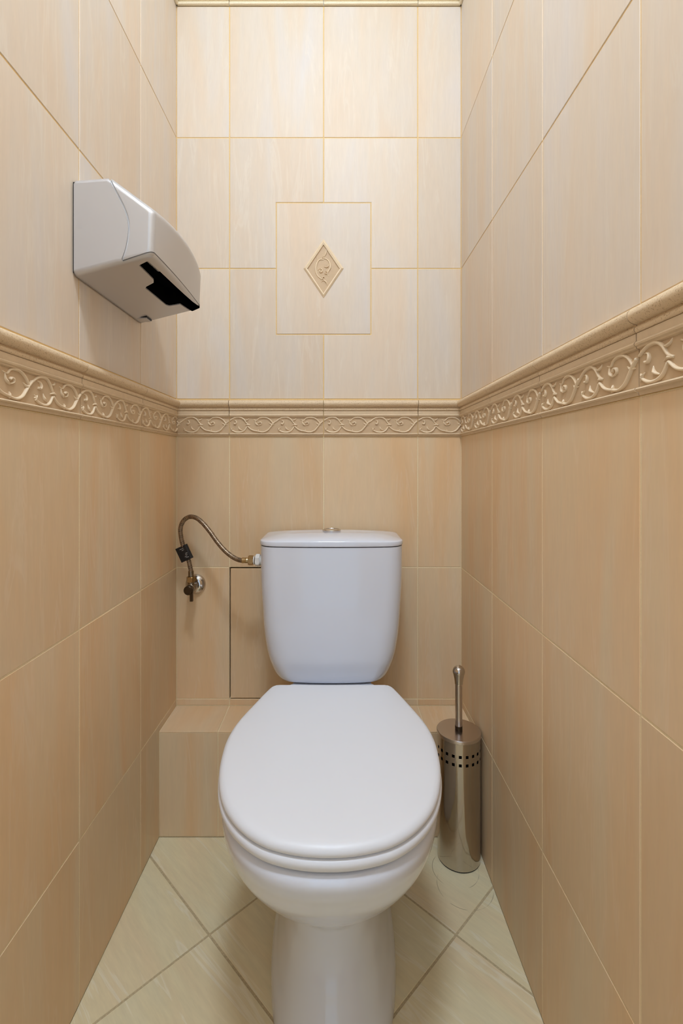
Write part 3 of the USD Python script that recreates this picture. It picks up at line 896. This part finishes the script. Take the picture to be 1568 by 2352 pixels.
# ================================================================== paper dispenser on the left wall
DY0, DY1 = 0.774, 1.046
disp = thing("paper_dispenser", "silver plastic paper dispenser with black slot underneath, on the left wall", "dispenser", (XL, (DY0 + DY1) / 2, 1.198))
DP = [(0.0, 1.199), (0.0, 1.354), (0.056, 1.358), (0.1285, 1.304), (0.1265, 1.231)]      # (distance from the wall, height)


def dloop(y, t):
    """profile at y: t in -1..1 along the length; the front bulges in the middle, the ends are pulled in a little"""
    e = max(0.0, (abs(t) - 0.93) / 0.07)
    inset = 0.009 * (1 - math.sqrt(max(0, 1 - e * e)))
    bulge = 0.014 * (1 - t * t)
    pts = [(d + bulge * min(1, d / 0.1) * (1.0 if z > 1.28 else 0.12), z + (0.006 * (1 - t * t) if z > 1.30 and d > 0.01 else 0)) for d, z in DP]
    p = Polygon(pts)
    p = p.buffer(-0.009 - inset * 0.3).buffer(0.009 - inset * 0.7, 10)
    p = p.union(Polygon([(0, 1.199 + inset), (0, 1.354 - inset), (0.03, 1.356 - inset), (0.03, 1.2065 + inset)]))
    c = np.array(p.exterior.coords)[:-1]
    if not p.exterior.is_ccw:
        c = c[::-1]
    k = np.argmin(np.hypot(c[:, 0], c[:, 1] - 1.199))
    c = np.vstack([np.roll(c, -k, 0), np.roll(c, -k, 0)[:1]])
    s = np.r_[0, np.cumsum(np.linalg.norm(np.diff(c, axis=0), axis=1))]
    u = np.linspace(0, s[-1], 121)[:-1]
    return np.c_[XL + 0.003 + np.interp(u, s, c[:, 0]), np.full(120, y), np.interp(u, s, c[:, 1])]


ts = np.r_[-1, -0.998, -0.99, -0.98, -0.965, -0.95, -0.93, np.linspace(-0.85, 0.85, 15), 0.93, 0.95, 0.965, 0.98, 0.99, 0.998, 1]
body = man(loft([dloop((DY0 + DY1) / 2 + t * (DY1 - DY0) / 2, t) for t in ts]))


def prism_y(poly, y0, y1):
    """(distance from the wall, height) polygon extruded along y"""
    m = trimesh.creation.extrude_polygon(poly, y1 - y0, engine="earcut")
    v = m.vertices
    return man(trimesh.Trimesh(np.c_[XL + v[:, 0], y0 + v[:, 2], v[:, 1]], m.faces))


# seam between the back shell and the cover: a curve measured on the near end
SEAM = [(244.5, 398), (268.6, 442), (287, 479), (296, 508.6), (296.5, 538), (291, 570.6), (281, 599)]
seam = spline([unproject(x, y, y=DY0 + 0.002)[[0, 2]] - [XL, 0] for x, y in SEAM], 8)
lip = unproject(352, 577, y=DY0 + 0.002)[[0, 2]] - [XL, 0]
ldir = (lip - seam[-1]) / np.linalg.norm(lip - seam[-1])
top_ = np.vstack([seam[0] + [-0.002, 0.05], seam[:-1]])          # down the side, then forward along the lower edge
lo_ = np.array([seam[-1], seam[-1] + ldir * 0.16])
gap = 0.0016
gap_n = np.array([-ldir[1], ldir[0]]) * gap * 0.6
back_poly = Polygon(np.vstack([top_ - [gap, 0], lo_ - gap_n, [lo_[-1] - [0, 0.15], [-0.05, 1.10], [-0.05, 1.45]]])).buffer(0)
front_poly = Polygon(np.vstack([top_ + [gap, 0], lo_ + gap_n + [[gap * 0.6, 0], [0, 0]], [lo_[-1] + [0, 0.2]]])).buffer(0)
# outlet in the underside, measured on the photograph
pb = np.array([XL, DY0, 1.199])
nb_ = np.cross([0, 1, 0], [0.1265, 0, 0.032])
SLOT = [(319, 608.5), (340, 598), (367, 622), (403, 656), (459, 708.5), (441, 716.5), (413, 698), (404, 700), (388, 702.5), (381, 700), (334, 661.5), (335.5, 657.5), (353, 648), (352.5, 641.5)]
sl = np.array([unproject(x, y, plane=(pb, nb_)) for x, y in SLOT])
slot_poly = Polygon(sl[:, :2]).buffer(0).buffer(0.002).buffer(-0.004).buffer(0.002)
cut_m = trimesh.creation.extrude_polygon(slot_poly, 0.075, engine="earcut")
cut_m.apply_translation((0, 0, 1.185))
cut = man(cut_m)
shell = (body ^ prism_y(back_poly, 0.5, 1.3)) - cut
cover = (body ^ prism_y(front_poly, 0.5, 1.3)) - cut
part(disp, "shell", tri(shell), M_SILVER, smooth=35)
part(disp, "cover", tri(cover), M_SILVER, smooth=35)
core = m3.Manifold.hull(body).scale((1, 1, 1))
inner_body = tri(body)
cc = np.array([XL + 0.055, (DY0 + DY1) / 2, 1.28])
iv = cc + (inner_body.vertices - cc) * [0.978, 0.986, 0.978]
part(disp, "seam_strip", tri((man(trimesh.Trimesh(iv, inner_body.faces)) - cut)), plain("seam_highlight_grey", lin(205, 202, 200), 0.4), smooth=35)  # lighter fill painted in for the highlights along the groove edges
liner_o = trimesh.creation.extrude_polygon(slot_poly.buffer(0.0004), 0.060, engine="earcut")
liner_i = trimesh.creation.extrude_polygon(slot_poly.buffer(-0.0004), 0.070, engine="earcut")
liner_o.apply_translation((0, 0, 1.2005 + 0.012))
tp = trimesh.creation.extrude_polygon(slot_poly.buffer(-0.0001), 0.004, engine="earcut")
rim = []
ringp = np.array(slot_poly.buffer(-0.0003).exterior.coords)
tt = (ringp[:, 0] - XL) / 0.1265
zb = 1.199 + tt * 0.032 + 0.0012
vv_ = np.vstack([np.c_[ringp, zb], np.c_[ringp, np.full(len(ringp), 1.2575)]])
n_ = len(ringp)
fv_ = np.array([[i, i + 1, i + 1 + n_] for i in range(n_ - 1)] + [[i, i + 1 + n_, i + n_] for i in range(n_ - 1)])
tp.apply_translation((0, 0, 1.2535))
part(disp, "outlet_shade", join_vf([(vv_, fv_), (np.array(tp.vertices), np.array(tp.faces))]), M_BLACK, label="black faces painting the shade inside the opening underneath")  # silver inside in truth; black faces stand in for its shade
# saw teeth along the near end of the outlet's front edge
a3, b3 = unproject(340, 599, plane=(pb, nb_)), unproject(367.5, 623.5, plane=(pb, nb_))
teeth = []
dirv = (b3 - a3) / np.linalg.norm(b3 - a3)
inward = np.cross(dirv, nb_ / np.linalg.norm(nb_))
inward = inward if inward[0] < 0 else -inward
NT = 14
stepv = (b3 - a3) / NT
for k in range(NT):
    p0 = a3 + stepv * k - inward * 0.0008
    q = np.array([p0, p0 + stepv, p0 + stepv / 2 + inward * 0.0042])
    up = np.array([0, 0, 0.0008])
    teeth.append((np.vstack([q, q + up]), np.array([[0, 1, 2], [3, 5, 4], [0, 3, 4], [0, 4, 1], [1, 4, 5], [1, 5, 2], [2, 5, 3], [2, 3, 0]])))
part(disp, "tear_teeth", join_vf(teeth), M_SILVER)
# small lock in the underside by the far end
lc = unproject(329, 733, plane=(pb, nb_))
lk = man(B(lc[0] - 0.014, lc[0] + 0.012, lc[1] - 0.014, lc[1] + 0.010, lc[2] - 0.003, lc[2] + 0.004))
part(disp, "lock", tri(lk), M_SILVER)
part(disp, "lock_gap", B(lc[0] - 0.0155, lc[0] + 0.0135, lc[1] - 0.0155, lc[1] + 0.0115, lc[2] - 0.0008, lc[2] + 0.004), M_TAG)
part(disp, "back_plate", B(XL + 0.0004, XL + 0.0034, DY0 + 0.003, DY1 - 0.003, 1.204, 1.350), M_TAG, label="dark mounting plate against the wall")

# ================================================================== ceiling lamp (above the picture)
LX, LY = -0.04, 0.10
lamp = thing("ceiling_lamp", "round flush white glass lamp on the ceiling above the toilet", "lamp", (LX, LY, ZC))
part(lamp, "lamp_base", lathe([(0, ZC - 0.02), (0.165, ZC - 0.02), (0.17, ZC - 0.0002), (0, ZC - 0.0002)], 48, (LX, LY, 0)), M_WHITEPL, smooth=40)
part(lamp, "diffuser", lathe([(0, ZC - 0.036), (0.06, ZC - 0.0352), (0.11, ZC - 0.033), (0.145, ZC - 0.028), (0.155, ZC - 0.0205), (0, ZC - 0.0205)], 48, (LX, LY, 0)), M_LAMPGLASS, smooth=40)
